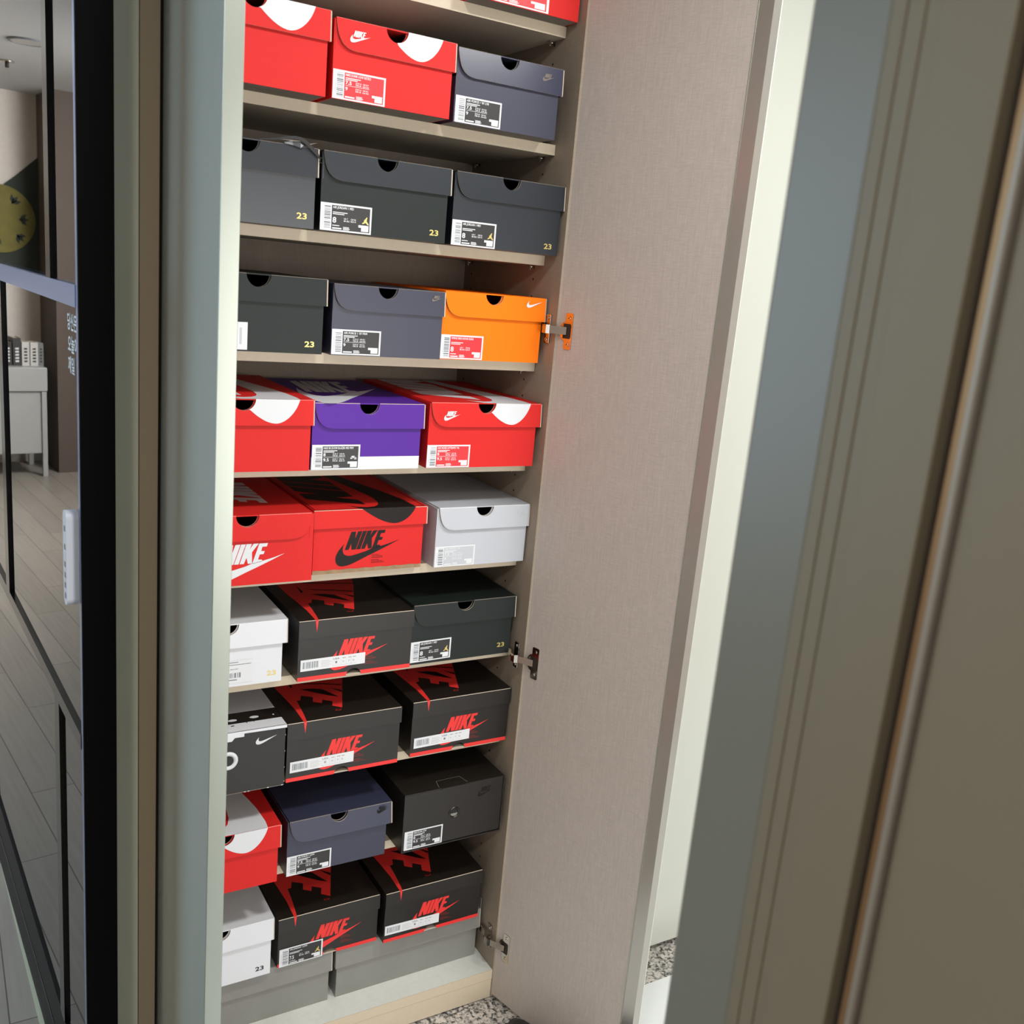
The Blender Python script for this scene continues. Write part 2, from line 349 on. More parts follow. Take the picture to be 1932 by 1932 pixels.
for s, zb, st in (('당신은', 1.412, -0.322), ('오늘이', 1.381, -0.324), ('제일', 1.352, -0.324)):
    put_text(b, s, lambda u, v, w: gp(-u, v, w), -st, zb, 0, 'whiteink', caph=0.0185, wid=0.064 if len(s) == 3 else 0.043, lift=-0.0035)
b.obj('lettering', door, label='white brush lettering on the glass')
b = MB(); b.prism([(-0.372+0.0125*math.cos(a)*1.0, 1.0915+(0.058 if math.sin(a) >= 0 else -0.058)+0.0125*math.sin(a)) for a in [2*math.pi*k/32 for k in range(32)]], lambda u, v, w: gp(u-0.013, v, w), 0.0, 0.016, 'plastic')
hd = b.obj('handle', door, label='white capsule shaped pull')
b = MB()
for z in (1.135, 1.108, 1.082, 1.066, 1.051, 1.035): gbar(b, -0.389, -0.381, z-0.004, z+0.004, 0.016, 0.0164, 'bar')
b.obj('keypad_mark', hd)

# ------------------------------------------------------------------ the shoe cabinet
cab = thing('shoe_cabinet', 'tall built-in shoe cabinet with taupe interior, both doors standing open, full of boxes', 'cabinet', (-0.345, 0.19, 0.0))
CT = 2.36
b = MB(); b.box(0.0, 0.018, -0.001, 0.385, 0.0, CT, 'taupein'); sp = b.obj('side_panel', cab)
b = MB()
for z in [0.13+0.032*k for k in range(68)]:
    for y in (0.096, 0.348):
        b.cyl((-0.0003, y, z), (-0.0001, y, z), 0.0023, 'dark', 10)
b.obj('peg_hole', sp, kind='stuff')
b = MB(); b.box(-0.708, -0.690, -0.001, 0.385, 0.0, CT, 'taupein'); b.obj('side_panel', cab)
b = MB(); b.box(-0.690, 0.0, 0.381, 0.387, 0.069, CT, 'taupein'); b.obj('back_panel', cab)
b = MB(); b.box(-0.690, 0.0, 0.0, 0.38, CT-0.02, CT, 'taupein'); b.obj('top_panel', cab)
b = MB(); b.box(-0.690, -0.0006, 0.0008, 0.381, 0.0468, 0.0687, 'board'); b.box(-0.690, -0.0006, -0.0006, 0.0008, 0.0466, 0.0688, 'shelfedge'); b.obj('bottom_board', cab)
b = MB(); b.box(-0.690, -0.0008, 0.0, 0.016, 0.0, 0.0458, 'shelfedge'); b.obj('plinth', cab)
SB = [1.961, 1.7615, 1.5645, 1.366, 1.170, 0.975, 0.780, 0.585, 0.390]
for zb in SB:
    b = MB(); b.box(-0.6895, -0.0006, 0.0608, 0.3808, zb, zb+0.018, 'shelf'); b.box(-0.6895, -0.0006, 0.0597, 0.0608, zb-0.0002, zb+0.0182, 'shelfedge', 0.0003)
    sh = b.obj('shelf', cab)
    for y in (0.096, 0.348):
        b = MB(); b.cyl((0.0, y, zb-0.0035), (-0.011, y, zb-0.0035), 0.0025, 'chrome', 12); b.box(-0.012, -0.0095, y-0.005, y+0.002, zb-0.010, zb-0.0002, 'chrome', 0.0006)
        b.obj('shelf_pin', sh)
# right door: hinged at x=0.003, swung 104 degrees open
TH = math.radians(14); DU = Vector((math.sin(TH), -math.cos(TH), 0)); DN = Vector((-math.cos(TH), -math.sin(TH), 0)); DO = Vector((0.0032, -0.0008, 0))
def dp(s, z, o=0.0): return tuple(DO + DU*s + DN*o + Vector((0, 0, z)))      # o>0 out of the inner face
def dbar(mb, s0, s1, z0, z1, o0, o1, m): mb.prism([(s0, z0), (s1, z0), (s1, z1), (s0, z1)], lambda u, v, w: dp(u, v, w), o0, o1, m)
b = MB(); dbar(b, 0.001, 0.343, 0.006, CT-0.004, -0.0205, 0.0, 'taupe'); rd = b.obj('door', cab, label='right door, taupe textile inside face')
b = MB(); dbar(b, 0.3445, 0.371, 0.006, CT-0.004, -0.0205, -0.0004, 'steeledge'); dbar(b, 0.3433, 0.3445, 0.006, CT-0.004, -0.012, 0.0006, 'creamedge'); b.obj('edge_strip', rd, label='polished metal edge profile')
b = MB(); dbar(b, 0.0, 0.001, 0.006, CT-0.004, -0.0205, 0.0002, 'shelfedge'); b.obj('edge_band', rd)
b = MB(); dbar(b, 0.001, 0.371, 0.006, CT-0.004, -0.0225, -0.0205, 'cream'); b.obj('outer_face', rd, label='glossy cream outer face')
def hinge(zc):
    b = MB(); P = lambda u, v, w: dp(u, v, w)
    pl = [(0.0205, zc-0.031), (0.0225, zc-0.033), (0.0365, zc-0.033), (0.0385, zc-0.031), (0.0385, zc+0.031), (0.0365, zc+0.033), (0.0225, zc+0.033), (0.0205, zc+0.031), (0.0205, zc+0.017)]
    cup = [(0.0205-0.0125*math.sin(math.pi*k/12), zc+0.017*math.cos(math.pi*k/12)) for k in range(13)]
    b.prism(pl + cup[1:-1] + [(0.0205, zc-0.017)], P, 0.0, 0.0016, 'chrome')
    b.prism([(0.0165, zc-0.0135), (0.0335, zc-0.0135), (0.0355, zc-0.010), (0.0355, zc+0.010), (0.0335, zc+0.0135), (0.0165, zc+0.0135)], P, 0.0016, 0.0019, 'dark')
    for dz in (-0.024, 0.024): b.cyl(dp(0.029, zc+dz, 0.0016), dp(0.029, zc+dz, 0.0030), 0.0036, 'chrome', 16); b.cyl(dp(0.029, zc+dz, 0.0030), dp(0.029, zc+dz, 0.0031), 0.0013, 'dark', 8)
    # link from the cup to the arm
    a0, a1 = Vector(dp(0.027, zc, 0.004)), Vector((-0.0165, 0.010, zc+0.002)); d = (a1-a0); n = Vector((0, 0, 1)).cross(d).normalized()
    pts = [a0+n*0.0013, a1+n*0.0013, a1-n*0.0013, a0-n*0.0013]
    b.prism([(p.x, p.y) for p in pts], lambda u, v, w: (u, v, w), zc-0.0065, zc+0.0075, 'chrome')
    # arm lying along the side panel, and its cross-shaped mounting plate
    b.prism([(-0.0195, 0.004), (-0.012, 0.001), (-0.0035, 0.010), (-0.0030, 0.056), (-0.0080, 0.056), (-0.0090, 0.034), (-0.0185, 0.018)], lambda u, v, w: (u, v, w), zc-0.0075, zc+0.0085, 'chrome')
    b.cyl((-0.0136, 0.0255, zc), (-0.0144, 0.0245, zc), 0.0024, 'dark', 12)
    b.box(-0.0035, -0.0002, 0.016, 0.032, zc-0.027, zc+0.027, 'chrome', 0.001)
    for dz in (-0.020, 0.020): b.cyl((-0.0035, 0.024, zc+dz), (-0.0052, 0.024, zc+dz), 0.0035, 'chrome', 16); b.cyl((-0.0052, 0.024, zc+dz), (-0.0054, 0.024, zc+dz), 0.0012, 'dark', 8)
    b.obj('hinge', rd, label='nickel concealed hinge')
for zc in (1.4505, 0.7955, 0.139, 2.22): hinge(zc)
# left door: hinged at the left flank, open a right angle; its edge faces us
b = MB(); b.box(-0.7045, -0.6835, -0.3435, -0.006, 0.006, CT-0.004, 'taupe'); ld = b.obj('door', cab, label='left door, seen almost edge-on')
b = MB(); b.box(-0.7068, -0.7045, -0.3435, -0.006, 0.006, CT-0.004, 'cream'); b.obj('outer_face', ld, label='glossy outer face')
b = MB(); b.box(-0.7068, -0.6832, -0.3456, -0.3435, 0.006, CT-0.004, 'creamedge', 0.0006); b.obj('edge_strip', ld, label='pale cream edge')

# neighbouring closed cabinet behind the open door
nc = thing('storage_cabinet', 'closed cream gloss cabinet standing right of the open door', 'cabinet', (0.75, 0.2, 0))
b = MB(); b.box(0.034, 1.60, 0.0, 0.385, 0.03, CT, 'taupein'); b.obj('carcass', nc)
for x0, x1 in ((0.0235, 0.4105), (0.4195, 0.80), (0.804, 1.19), (1.194, 1.58)):
    if x0 < 0.1: x0 = 0.045
    b = MB(); b.box(x0, x1, -0.022, -0.002, 0.010, CT-0.004, 'cream', 0.001); b.obj('door', nc)
b = MB(); b.box(0.4115, 0.4145, -0.030, -0.002, -0.001, CT-0.004, 'steeledge', 0.0006); b.box(0.4152, 0.4185, -0.027, -0.002, 0.0, CT-0.004, 'cream', 0.0006); b.obj('edge_profile', nc)
b = MB(); b.box(0.034, 1.60, 0.0, 0.016, 0.0, 0.03, 'dark'); b.obj('plinth', nc)

# ------------------------------------------------------------------ shoe boxes
GRP = 'shoe boxes stacked on the cabinet shelves'
ST = {i: SB[i]+0.0184 for i in range(9)}; ST[9] = 0.0689; ST[10] = 0.0689+0.1185
T = 0.0018
def arc(cx, cz, r, a0, a1, n=18): return [(cx+r*math.cos(a0+(a1-a0)*k/n), cz+r*math.sin(a0+(a1-a0)*k/n)) for k in range(n+1)]
def bez(p0, p1, p2, p3, n=14):
    return [tuple((1-t)**3*a+3*(1-t)**2*t*b_+3*(1-t)*t*t*c+t**3*d for a, b_, c, d in zip(p0, p1, p2, p3)) for t in [k/n for k in range(n+1)]]
def F(y): return lambda u, v, w: (u, y + w, v)      # front plane: w<0 towards the viewer

def make_body(root, x0, x1, y, z, h, L, m, notch=None, bottom_notch=None, inner='inner'):
    b = MB(); P = F(y)
    top = z+h-0.002
    poly = [(x0, top)]
    if notch: cx, r = notch; poly += arc(cx, top, r, math.pi, 2*math.pi)
    poly += [(x1, top), (x1, z)]
    if bottom_notch: cx, r, hh = bottom_notch; poly += [(u, z+(v-z)*hh/r) for u, v in arc(cx, z, r, 0, math.pi)]
    poly += [(x0, z)]
    inr = lambda p, q: (notch and abs((p[0]+q[0])/2-notch[0]) < notch[1]*1.02 and (p[1]+q[1])/2 < top-1e-5 and (p[1]+q[1])/2 > z+0.03) or (bottom_notch and abs((p[0]+q[0])/2-bottom_notch[0]) < bottom_notch[1]*1.02 and (p[1]+q[1])/2 < z+0.03 and (p[1]+q[1])/2 > z+1e-5)
    b.prism(poly, P, 0.0, T, m, 'edge', inr, back=inner)
    b.box(x0, x0+T, y+T, y+L-T, z, top, m); b.box(x1-T, x1, y+T, y+L-T, z, top, m)
    b.box(x0, x1, y+L-T, y+L, z, top, m); b.box(x0+T, x1-T, y+T, y+L-T, z, z+T, inner if not bottom_notch else 'edge')
    return b.obj('body', root)
def make_lid(root, x0, x1, y, z, h, d, L, m, notch=None, rnd=None, tilt=0.0025, edge='edge', mtop=None, crease='edgedark'):
    """lid with a front flap; rnd 'L'/'R' = swept corner, notch = thumb cut at the fold"""
    b = MB(); top = z+h; yf = y-0.0034
    P = lambda u, v, w: (u, yf + w - tilt*(top-v)/d, v)
    ch = 0.0009; xs0, xs1 = x0, x1
    if rnd != 'R': x1 = x1-0.0019
    tp = top-ch; poly = [(x0, tp)]
    if notch: poly += arc(notch[0], tp, notch[1], math.pi, 2*math.pi, 22)
    poly += [(x1, tp)]
    if rnd == 'R': poly += bez((x1, tp), (x1-0.001, top-0.62*d), (x1-0.006, top-d), (x1-0.036, top-d))[1:]
    else: poly += [(x1, top-d)]
    if rnd == 'L': poly += bez((x0+0.036, top-d), (x0+0.008, top-d), (x0+0.003, top-0.62*d), (x0, tp))[:-1]
    else: poly += [(x0, top-d)]
    b.prism(poly, P, 0.0, T, m, edge, lambda p, q: True, back='inner')
    segs = [(x0, notch[0]-notch[1]), (notch[0]+notch[1], x1)] if notch else [(x0, x1)]
    for a, c in segs: b.face([(a, yf, tp), (c, yf, tp), (c, yf+ch, top), (a, yf+ch, top)], crease)
    x0, x1 = xs0, xs1
    b.box(x0, x1, yf+ch, y+L+0.004, top-T, top, mtop or m)
    for a, c, fr in ((x0, x0+T, rnd != 'L'), (x1-T, x1, rnd != 'R')):
        b.box(a, c, yf+T+0.0010, y+L+0.003, top-d, top-T, m)
        if fr and a != x0: b.prism([(a, top-d), (c, top-d), (c, top-ch), (a, top-ch)], P, 0.0002, T+0.0012, edge)
    b.box(x0, x1, y+L+0.003, y+L+0.004, top-d, top-T, m)
    o = b.obj('lid', root); o['_'] = 0; del o['_']
    return o, P
def shoe(key, label, s, y, x0, x1, h, L=0.315):
    z = ST[s]; r = thing('shoe_box', label, 'box', ((x0+x1)/2, y+L/2, z), GRP); return r, z
def sticker(root, x0, z0, w_, h_, y, style, name, sizes, tilt=0.0, fig=None, bg='ink', fg='label', base='label'):
    """paper size label on a box front"""
    y = y-0.0007; b = MB(); rot = lambda u, v: (x0+u, z0+v+u*tilt)
    P = lambda u, v, w: (rot(u, v)[0], y+w, rot(u, v)[1])
    q = lambda mb, a0, a1, c0, c1, m, l: mb.face([P(a0*w_, c0*h_, l), P(a1*w_, c0*h_, l), P(a1*w_, c1*h_, l), P(a0*w_, c1*h_, l)], m)
    b.prism([(0, 0), (w_, 0), (w_, h_), (0, h_)], P, 0.00015, 0.0, base)
    lb = b.obj('label', root)
    b = MB()
    rr = random.Random(name+str(x0)); L1 = -0.00012; L2 = -0.00024
    if style == 'main':
        q(b, 0.215, 0.965, 0.055, 0.935, bg, L1)
        v = 0.10
        while v < 0.90:
            t = rr.choice((0.012, 0.02, 0.034, 0.05)); q(b, 0.075, 0.195, v, min(v+t, 0.9), 'bar', L1); v += t + rr.choice((0.02, 0.03, 0.045))
        q(b, 0.045, 0.055, 0.2, 0.7, 'inkgrey', L1)
        two = len(sizes) == 2
        def tx(s, x, z, ch, wd): put_text(b, s, P, x*w_, z*h_, 0, fg, wid=wd*w_, caph=ch*h_, lift=L2)
        tx(name, 0.235, 0.825, 0.085, min(0.62, 0.024*len(name)+0.02))
        zz = (0.745, 0.69) if two else (0.67, 0.61)
        q(b, 0.235, 0.52, zz[0], zz[0]+0.03, fg, L2); q(b, 0.235, 0.46, zz[1], zz[1]+0.03, fg, L2)
        if two:
            for s_, zb in zip(sizes, (0.545, 0.335)):
                tx(s_, 0.235, zb, 0.12, 0.115 if '.' in s_ else 0.045)
                q(b, 0.432, 0.440, zb-0.015, zb+0.125, fg, L2)
                us = float(s_) if s_ == sizes[0] else float(sizes[0])
                tx('UK '+('%g' % (us-1)), 0.452, zb+0.065, 0.05, 0.085); tx('BR '+('%g' % (us+30.5)), 0.452, zb-0.01, 0.05, 0.08)
                tx('CM '+('%g' % (us+18)), 0.565, zb+0.06, 0.05, 0.105); tx('EUR '+('%g' % (us+33)), 0.565, zb-0.015, 0.05, 0.115)
            q(b, 0.235, 0.69, 0.495, 0.508, fg, L2)
        else:
            tx(sizes[0], 0.235, 0.31, 0.205, 0.072 if len(sizes[0]) == 1 else 0.10)
            tx('UK 7', 0.455, 0.455, 0.055, 0.075); tx('BR 38.5', 0.455, 0.375, 0.055, 0.11); tx('CM 26', 0.59, 0.455, 0.055, 0.10); tx('EUR 41', 0.59, 0.375, 0.055, 0.10)
            q(b, 0.235, 0.37, 0.195, 0.225, fg, L2)
        q(b, 0.235, 0.415, 0.085, 0.135, fg, L2)
        for k in range(4): q(b, 0.445, 0.54+0.02*(k % 2)+0.02*(k < 3), 0.075+0.03*k, 0.093+0.03*k, fg, L2)
        q(b, 0.80, 0.945, 0.085, 0.315, 'label', L2); q(b, 0.745, 0.80, 0.225, 0.315, 'label', L2)
        if fig == 'jump': put_poly(b, [((0.815+u*0.135)*w_, (0.345+v_*0.28)*h_) for u, v_ in JUMP], P, 'gold', L2)
        if fig == 'sb': put_logo(b, P, 0.80*w_, 0.42*h_, 0.12*w_, fg, lift=L2); tx('SB', 0.88, 0.40, 0.09, 0.05)
    elif style == 'strip':
        v = 0.035
        while v < 0.27:
            t = rr.choice((0.003, 0.005, 0.008, 0.012)); q(b, v, v+t, 0.22, 0.80, 'bar', L1); v += t + rr.choice((0.004, 0.006, 0.010))
        for k in range(5): q(b, 0.31, 0.44+0.03*(k % 2), 0.20+0.13*k, 0.225+0.13*k, 'faint', L1)
        put_text(b, 'USA', P, 0.50*w_, 0.70*h_, 0, 'bar', wid=0.095*w_, caph=0.16*h_, lift=L1)
        put_text(b, sizes[0], P, 0.53*w_, 0.36*h_, 0, 'ink', wid=0.03*w_, caph=0.20*h_, lift=L1)
        for x, s_ in ((0.64, '41'), (0.73, '7'), (0.80, '26')): put_text(b, s_, P, x*w_, 0.38*h_, 0, 'faint', wid=0.03*w_, caph=0.15*h_, lift=L1); q(b, x, x+0.05, 0.72, 0.80, 'faint', L1)
        for x in (0.49, 0.615, 0.70, 0.775): q(b, x, x+0.002, 0.15, 0.88, 'faint', L1)
        q(b, 0.49, 0.86, 0.15, 0.165, 'faint', L1)
    elif style == 'corner':      # only the right end of a label turned upside down
        q(b, 0.05, 0.78, 0.06, 0.94, bg, L1)
        q(b, 0.86, 0.90, 0.2, 0.8, 'inkgrey', L1); q(b, 0.60, 0.74, 0.10, 0.42, 'label', L2)
    elif style == 'clear':
        put_text(b, 'WHITE/BLACK', P, 0.05*w_, 0.60*h_, 0, 'bar', wid=0.62*w_, caph=0.045*h_, lift=L1)
        q(b, 0.03, 0.66, 0.90, 0.93, 'bar', L1); q(b, 0.03, 0.96, 0.80, 0.825, 'bar', L1)
        v = 0.1
        while v < 0.74:
            t = rr.choice((0.01, 0.02, 0.035)); q(b, v, v+t, 0.24, 0.46, 'bar', L1); v += t + rr.choice((0.012, 0.02, 0.03))
        q(b, 0.20, 0.64, 0.13, 0.17, 'bar', L1)
    b.obj('print', lb)
    return lb
def numeral(root, x, z, y, m='gold', w_=0.0165, ch=0.0092):
    b = MB(); put_text(b, '23', F(y), x-w_/2, z-ch/2, 0, m, wid=w_, caph=ch, lift=-0.0004); b.obj('numeral', root, label='printed number 23')
def emblem(root, x, z, y, wd, m, letters=True, tick=TICK, name='emblem', tilt=(0, 1, 0)):
    b = MB(); put_logo(b, F(y), x, z, wd, m, letters, -0.0004, tick); return b.obj(name, root)
def clip(poly, keep):      # keep y>=0 (1) or y<=0 (-1)
    out = []
    for i in range(len(poly)):
        a, c = poly[i], poly[(i+1) % len(poly)]
        ia, ic = a[1]*keep >= 0, c[1]*keep >= 0
        if ia: out.append(a)
        if ia != ic: t = a[1]/(a[1]-c[1]); out.append((a[0]+(c[0]-a[0])*t, 0.0))
    return out
def wrap_mark(root, xr, top, yf, m, drop=0.62, notch=None, d=0.044, ks=0.70, lines=None, tilt=0.0025):
    """the big mark printed over the lid's top and folded onto its front (letters run back along the lid)"""
    b = MB(); g = lambda u, v: (xr-0.024-0.355*v, ks*u-0.055)
    tk = [g(u, v) for u, v in TICK]
    dense = []
    for i in range(len(tk)):
        a, c = tk[i], tk[(i+1) % len(tk)]
        for k in range(3): dense.append((a[0]+(c[0]-a[0])*k/3, a[1]+(c[1]-a[1])*k/3))
    up = clip(dense, 1); dn = clip(dense, -1)
    YM = 0.318; up = [(x, y+YM) for x, y in clip([(x, y-YM) for x, y in up], -1)]
    b.face([(x, yf+y, top+0.0003) for x, y in up], m)
    fy = lambda zz: yf-0.0004-tilt*(top-zz)/d
    # front part: rounder bulb below the fold, kept clear of the thumb cut
    xs = [p[0] for p in dn]; xa, xb = min(xs), max(xs); dp_ = 0.055*drop
    bulb = bez((xb, top), (xb-0.006, top-0.55*dp_), (xb-0.024, top-dp_), (xb-0.040, top-dp_)) + bez((xb-0.040, top-dp_), (xb-0.058, top-dp_), (xb-0.080, top-0.6*dp_), (xa, top))[1:]
    if notch:
        cx, r = notch; res = []
        for (u, v) in bulb:
            if u < cx+r and math.hypot(u-cx, v-top) < r: continue
            if u <= cx: continue
            res.append((u, v))
        inter = [p for p in arc(cx, top, r+0.0002, -math.pi/2, 0, 16)]
        last = res[-1]; inter = [p for p in inter if p[1] >= last[1] and p[0] > last[0]-0.004]
        bulb = res + inter
    b.face([(u, fy(v), v) for u, v in bulb], m)
    for k, pts in LG.items():
        q_ = [(x, y+YM) for x, y in clip([(g(u, v)[0], g(u, v)[1]-YM) for u, v in pts], -1)]
        if len(q_) > 2: b.face([(max(x, xr-0.205), yf+y, top+0.0003) for x, y in q_], m)
    return b.obj('emblem', root, label='large printed mark folding over the front edge')

CREASE = dict(red='redcrease', orange='orange', purple='edge', white='white', grey='white', greymid='greymid')
def flap_box(key, label, s, y, lx0, lx1, bx0, bx1, h, d, m, notch, rnd='L', L=0.315, ml=None, edge='edge', tilt=0.0025, nr=0.0185):
    r, z = shoe(key, label, s, y, lx0, lx1, h, L)
    make_body(r, bx0, bx1, y, z, h, L, m, notch=(notch-0.0008, nr*0.92) if notch is not None else None)
    make_lid(r, lx0, lx1, y, z, h, d, L, ml or m, notch=(notch, nr) if notch is not None else None, rnd=rnd, edge=edge, tilt=tilt, crease=CREASE.get(m, 'edgedark'))
    return r, z

# top shelf (cut by the frame)
r, z = flap_box('0a', 'bright red shoe box on the highest shelf, cut off by the top of the photo', 0, 0.018, -0.2135, 0.0-0.0012, -0.209, -0.005, 0.120, 0.045, 'red', -0.108)
sticker(r, -0.2085, z+0.001, 0.1415, 0.0425, 0.018, 'main', 'NIKE DUNK LOW RETRO', ('8', '9.5'), bg='inkred')
# second shelf
r, z = flap_box('1a', 'plain-fronted red shoe box half hidden by the left door, second shelf from the top', 1, -0.006, -0.681, -0.4615, -0.679, -0.4655, 0.1225, 0.044, 'red', -0.5785, None)
wrap_mark(r, -0.4615, z+0.1225, -0.0094, 'whiteink', 0.74, (-0.5785, 0.0185))
r, z = flap_box('1b', 'red shoe box with white logo and red size label, middle of the second shelf', 1, -0.008, -0.4545, -0.2495, -0.4565, -0.254, 0.1155, 0.044, 'red', -0.3545)
wrap_mark(r, -0.2495, z+0.1155, -0.0114, 'whiteink', 0.72, (-0.3545, 0.0185))
b = MB(); put_logo(b, F(-0.0135), -0.4325, z+0.0835, 0.0335, 'whiteink', True, 0); b.obj('emblem', r)
sticker(r, -0.4556, z+0.0006, 0.087, 0.042, -0.008, 'main', 'NIKE DUNK LOW RETRO', ('7.5', '9'), bg='inkred')
r, z = flap_box('1c', 'navy shoe box beside the right cabinet wall, second shelf from the top', 1, 0.010, -0.2375, -0.030, -0.2375, -0.0355, 0.1165, 0.044, 'navy', -0.1394, ml='gnavy')
b = MB(); put_logo(b, F(0.0048), -0.0735, z+0.0915, 0.024, 'edgedark', True, 0); b.obj('emblem', r, label='small embossed logo')
sticker(r, -0.2354, z+0.0011, 0.088, 0.042, 0.010, 'main', "AIR FORCE 1 '07 LV8", ('7.5', '9'))
# third shelf
r, z = flap_box('2a', 'charcoal shoe box with torn lid edge, left on the third shelf', 2, -0.004, -0.681, -0.4715, -0.6795, -0.475, 0.1205, 0.043, 'charcoal', -0.5825, None)
numeral(r, -0.495, z+0.0182, -0.004)
b = MB(); top = z+0.1205
def ribbon(pts, m):
    for (a, c) in zip(pts[:-1], pts[1:]):
        b.face([(a[0], a[1], top+a[2]), (c[0], c[1], top+c[2]), (c[0], c[1]+c[4], top+c[2]+c[3]), (a[0], a[1]+a[4], top+a[2]+a[3])], m)
ribbon([(-0.566, -0.0065, 0.0005, 0.0012, 0), (-0.545, -0.0090, 0.0030, 0.0022, 0), (-0.525, -0.0115, 0.0066, 0.0040, 0), (-0.512, -0.0125, 0.0085, 0.0042, 0), (-0.502, -0.0130, 0.0070, 0.0050, 0), (-0.494, -0.0130, 0.0020, 0.0062, 0), (-0.484, -0.0125, -0.0060, 0.0070, 0), (-0.4745, -0.0115, -0.0135, 0.0062, 0), (-0.4705, -0.0110, -0.0185, 0.0040, 0)], 'rubber')
ribbon([(-0.528, -0.0096, 0.0004, 0.0050, 0.002), (-0.515, -0.0110, -0.0010, 0.0080, 0.002), (-0.503, -0.0115, -0.0035, 0.0090, 0.002), (-0.495, -0.0110, -0.0020, 0.0050, 0.002)], 'charcoal')
ribbon([(-0.560, -0.0070, 0.0016, 0.0008, 0), (-0.535, -0.0095, 0.0046, 0.0010, 0), (-0.520, -0.0125, 0.0052, 0.0010, 0), (-0.505, -0.0135, 0.0056, 0.0010, 0)], 'edgedark')
for q_ in ([(-0.490, -0.0135, 0.0045), (-0.477, -0.0150, 0.0075), (-0.489, -0.0137, 0.0030)], [(-0.4735, -0.0125, -0.0115), (-0.4625, -0.0150, -0.0160), (-0.4735, -0.0125, -0.0135)], [(-0.4735, -0.0125, -0.0180), (-0.4645, -0.0150, -0.0235), (-0.4735, -0.0125, -0.0205)]):
    b.face([(x, y_, top+z_) for x, y_, z_ in q_], 'edgedark' if q_[0][2] > 0 else 'blackink')
b.obj('torn_strip', r, label='torn flapping strip of lid paper')
r, z = flap_box('2b', 'dark green-black shoe box with white size label, middle of the third shelf', 2, 0.0, -0.4625, -0.2375, -0.464, -0.242, 0.121, 0.043, 'green', -0.3544, ml='charcoal')
sticker(r, -0.4636, z+0.0008, 0.0868, 0.0425, 0.0, 'main', 'AIR JORDAN 1 MID', ('8',), fig='jump'); numeral(r, -0.2634, z+0.0158, 0.0)
r, z = flap_box('2c', 'charcoal shoe box touching the right cabinet wall on the third shelf', 2, 0.012, -0.2225, -0.0016, -0.2245, -0.006, 0.1215, 0.0425, 'charcoal', -0.1145)
sticker(r, -0.2242, z+0.0003, 0.0868, 0.042, 0.012, 'main', 'AIR JORDAN 1 MID', ('8',), fig='jump'); numeral(r, -0.0273, z+0.0152, 0.012)
# fourth shelf
r, z = flap_box('3a', 'green-black shoe box half behind the left door, beside a navy box, fourth shelf', 3, 0.027, -0.664, -0.4365, -0.660, -0.4415, 0.1228, 0.0435, 'green', -0.5509, None, nr=0.020)
numeral(r, -0.4633, z+0.0161, 0.027)
sticker(r, -0.6563, z+0.0025, 0.090, 0.0435, 0.027, 'corner', 'x', ('8',))
r, z = flap_box('3b', 'navy shoe box between a green-black box and the orange box', 3, 0.027, -0.4255, -0.220, -0.426, -0.222, 0.1175, 0.0425, 'navy', -0.3286, ml='navy')
sticker(r, -0.4251, z+0.0014, 0.088, 0.042, 0.027, 'main', "AIR FORCE 1 '07 PRM", ('7.5', '9'))
b = MB(); put_logo(b, F(0.0216), -0.2475, z+0.100, 0.020, 'edgedark', True, 0); b.obj('emblem', r, label='small embossed logo')
r, z = flap_box('3c', 'orange shoe box, the only orange one in the cabinet', 3, 0.036, -0.2165, -0.0045, -0.218, -0.010, 0.1205, 0.0435, 'orange', -0.1162)
sticker(r, -0.2176, z+0.0012, 0.086, 0.0428, 0.036, 'main', 'WMNS NIKE ASUNA SLIDE', ('8',), bg='inkred')
emblem(r, -0.0492, z+0.1015, 0.0305, 0.0335, 'whiteink', False, SOLO)
# fifth shelf
r, z = flap_box('4a', 'red shoe box with white curved patch, left of the purple box', 4, 0.018, -0.677, -0.4535, -0.673, -0.458, 0.1212, 0.043, 'red', -0.5715, None)
wrap_mark(r, -0.4535, z+0.1212, 0.0146, 'whiteink', 0.72, (-0.5715, 0.0185))
r, z = flap_box('4b', 'purple shoe box with a white band along its base', 4, 0.020, -0.452, -0.248, -0.4545, -0.253, 0.1165, 0.0435, 'purple', -0.3536)
b = MB(); b.face([(-0.4545, 0.0196, z), (-0.253, 0.0196, z), (-0.253, 0.0196, z+0.0228), (-0.4545, 0.0196, z+0.0228)], 'whiteink'); b.obj('base_band', r, label='white band')
b = MB(); pt = lambda u, v, w: (-0.448+u*0.185, 0.010+v*0.56, z+0.1168)
for k, p_ in LG.items(): put_poly(b, p_, pt, 'whiteink', 0)
put_poly(b, TICK, pt, 'whiteink', 0); b.obj('emblem', r, label='large pale mark printed on the lid top')
sticker(r, -0.4537, z+0.0012, 0.0868, 0.0432, 0.0194, 'main', 'NIKE SB ZOOM BLAZER MID PRM', ('8', '9.5'), fig='sb')
r, z = flap_box('4c', 'red shoe box with white logo and red label, right of the purple box', 4, 0.019, -0.236, -0.003, -0.238, -0.011, 0.1205, 0.044, 'red', -0.1225)
wrap_mark(r, -0.003, z+0.1205, 0.0156, 'whiteink', 0.72, (-0.1225, 0.0185))
b = MB(); put_logo(b, F(0.0136), -0.211, z+0.088, 0.033, 'whiteink', True, 0); b.obj('emblem', r)
sticker(r, -0.2378, z+0.0006, 0.0877, 0.042, 0.019, 'main', "AIR MORE UPTEMPO '96", ('8', '9.5'), bg='inkred')
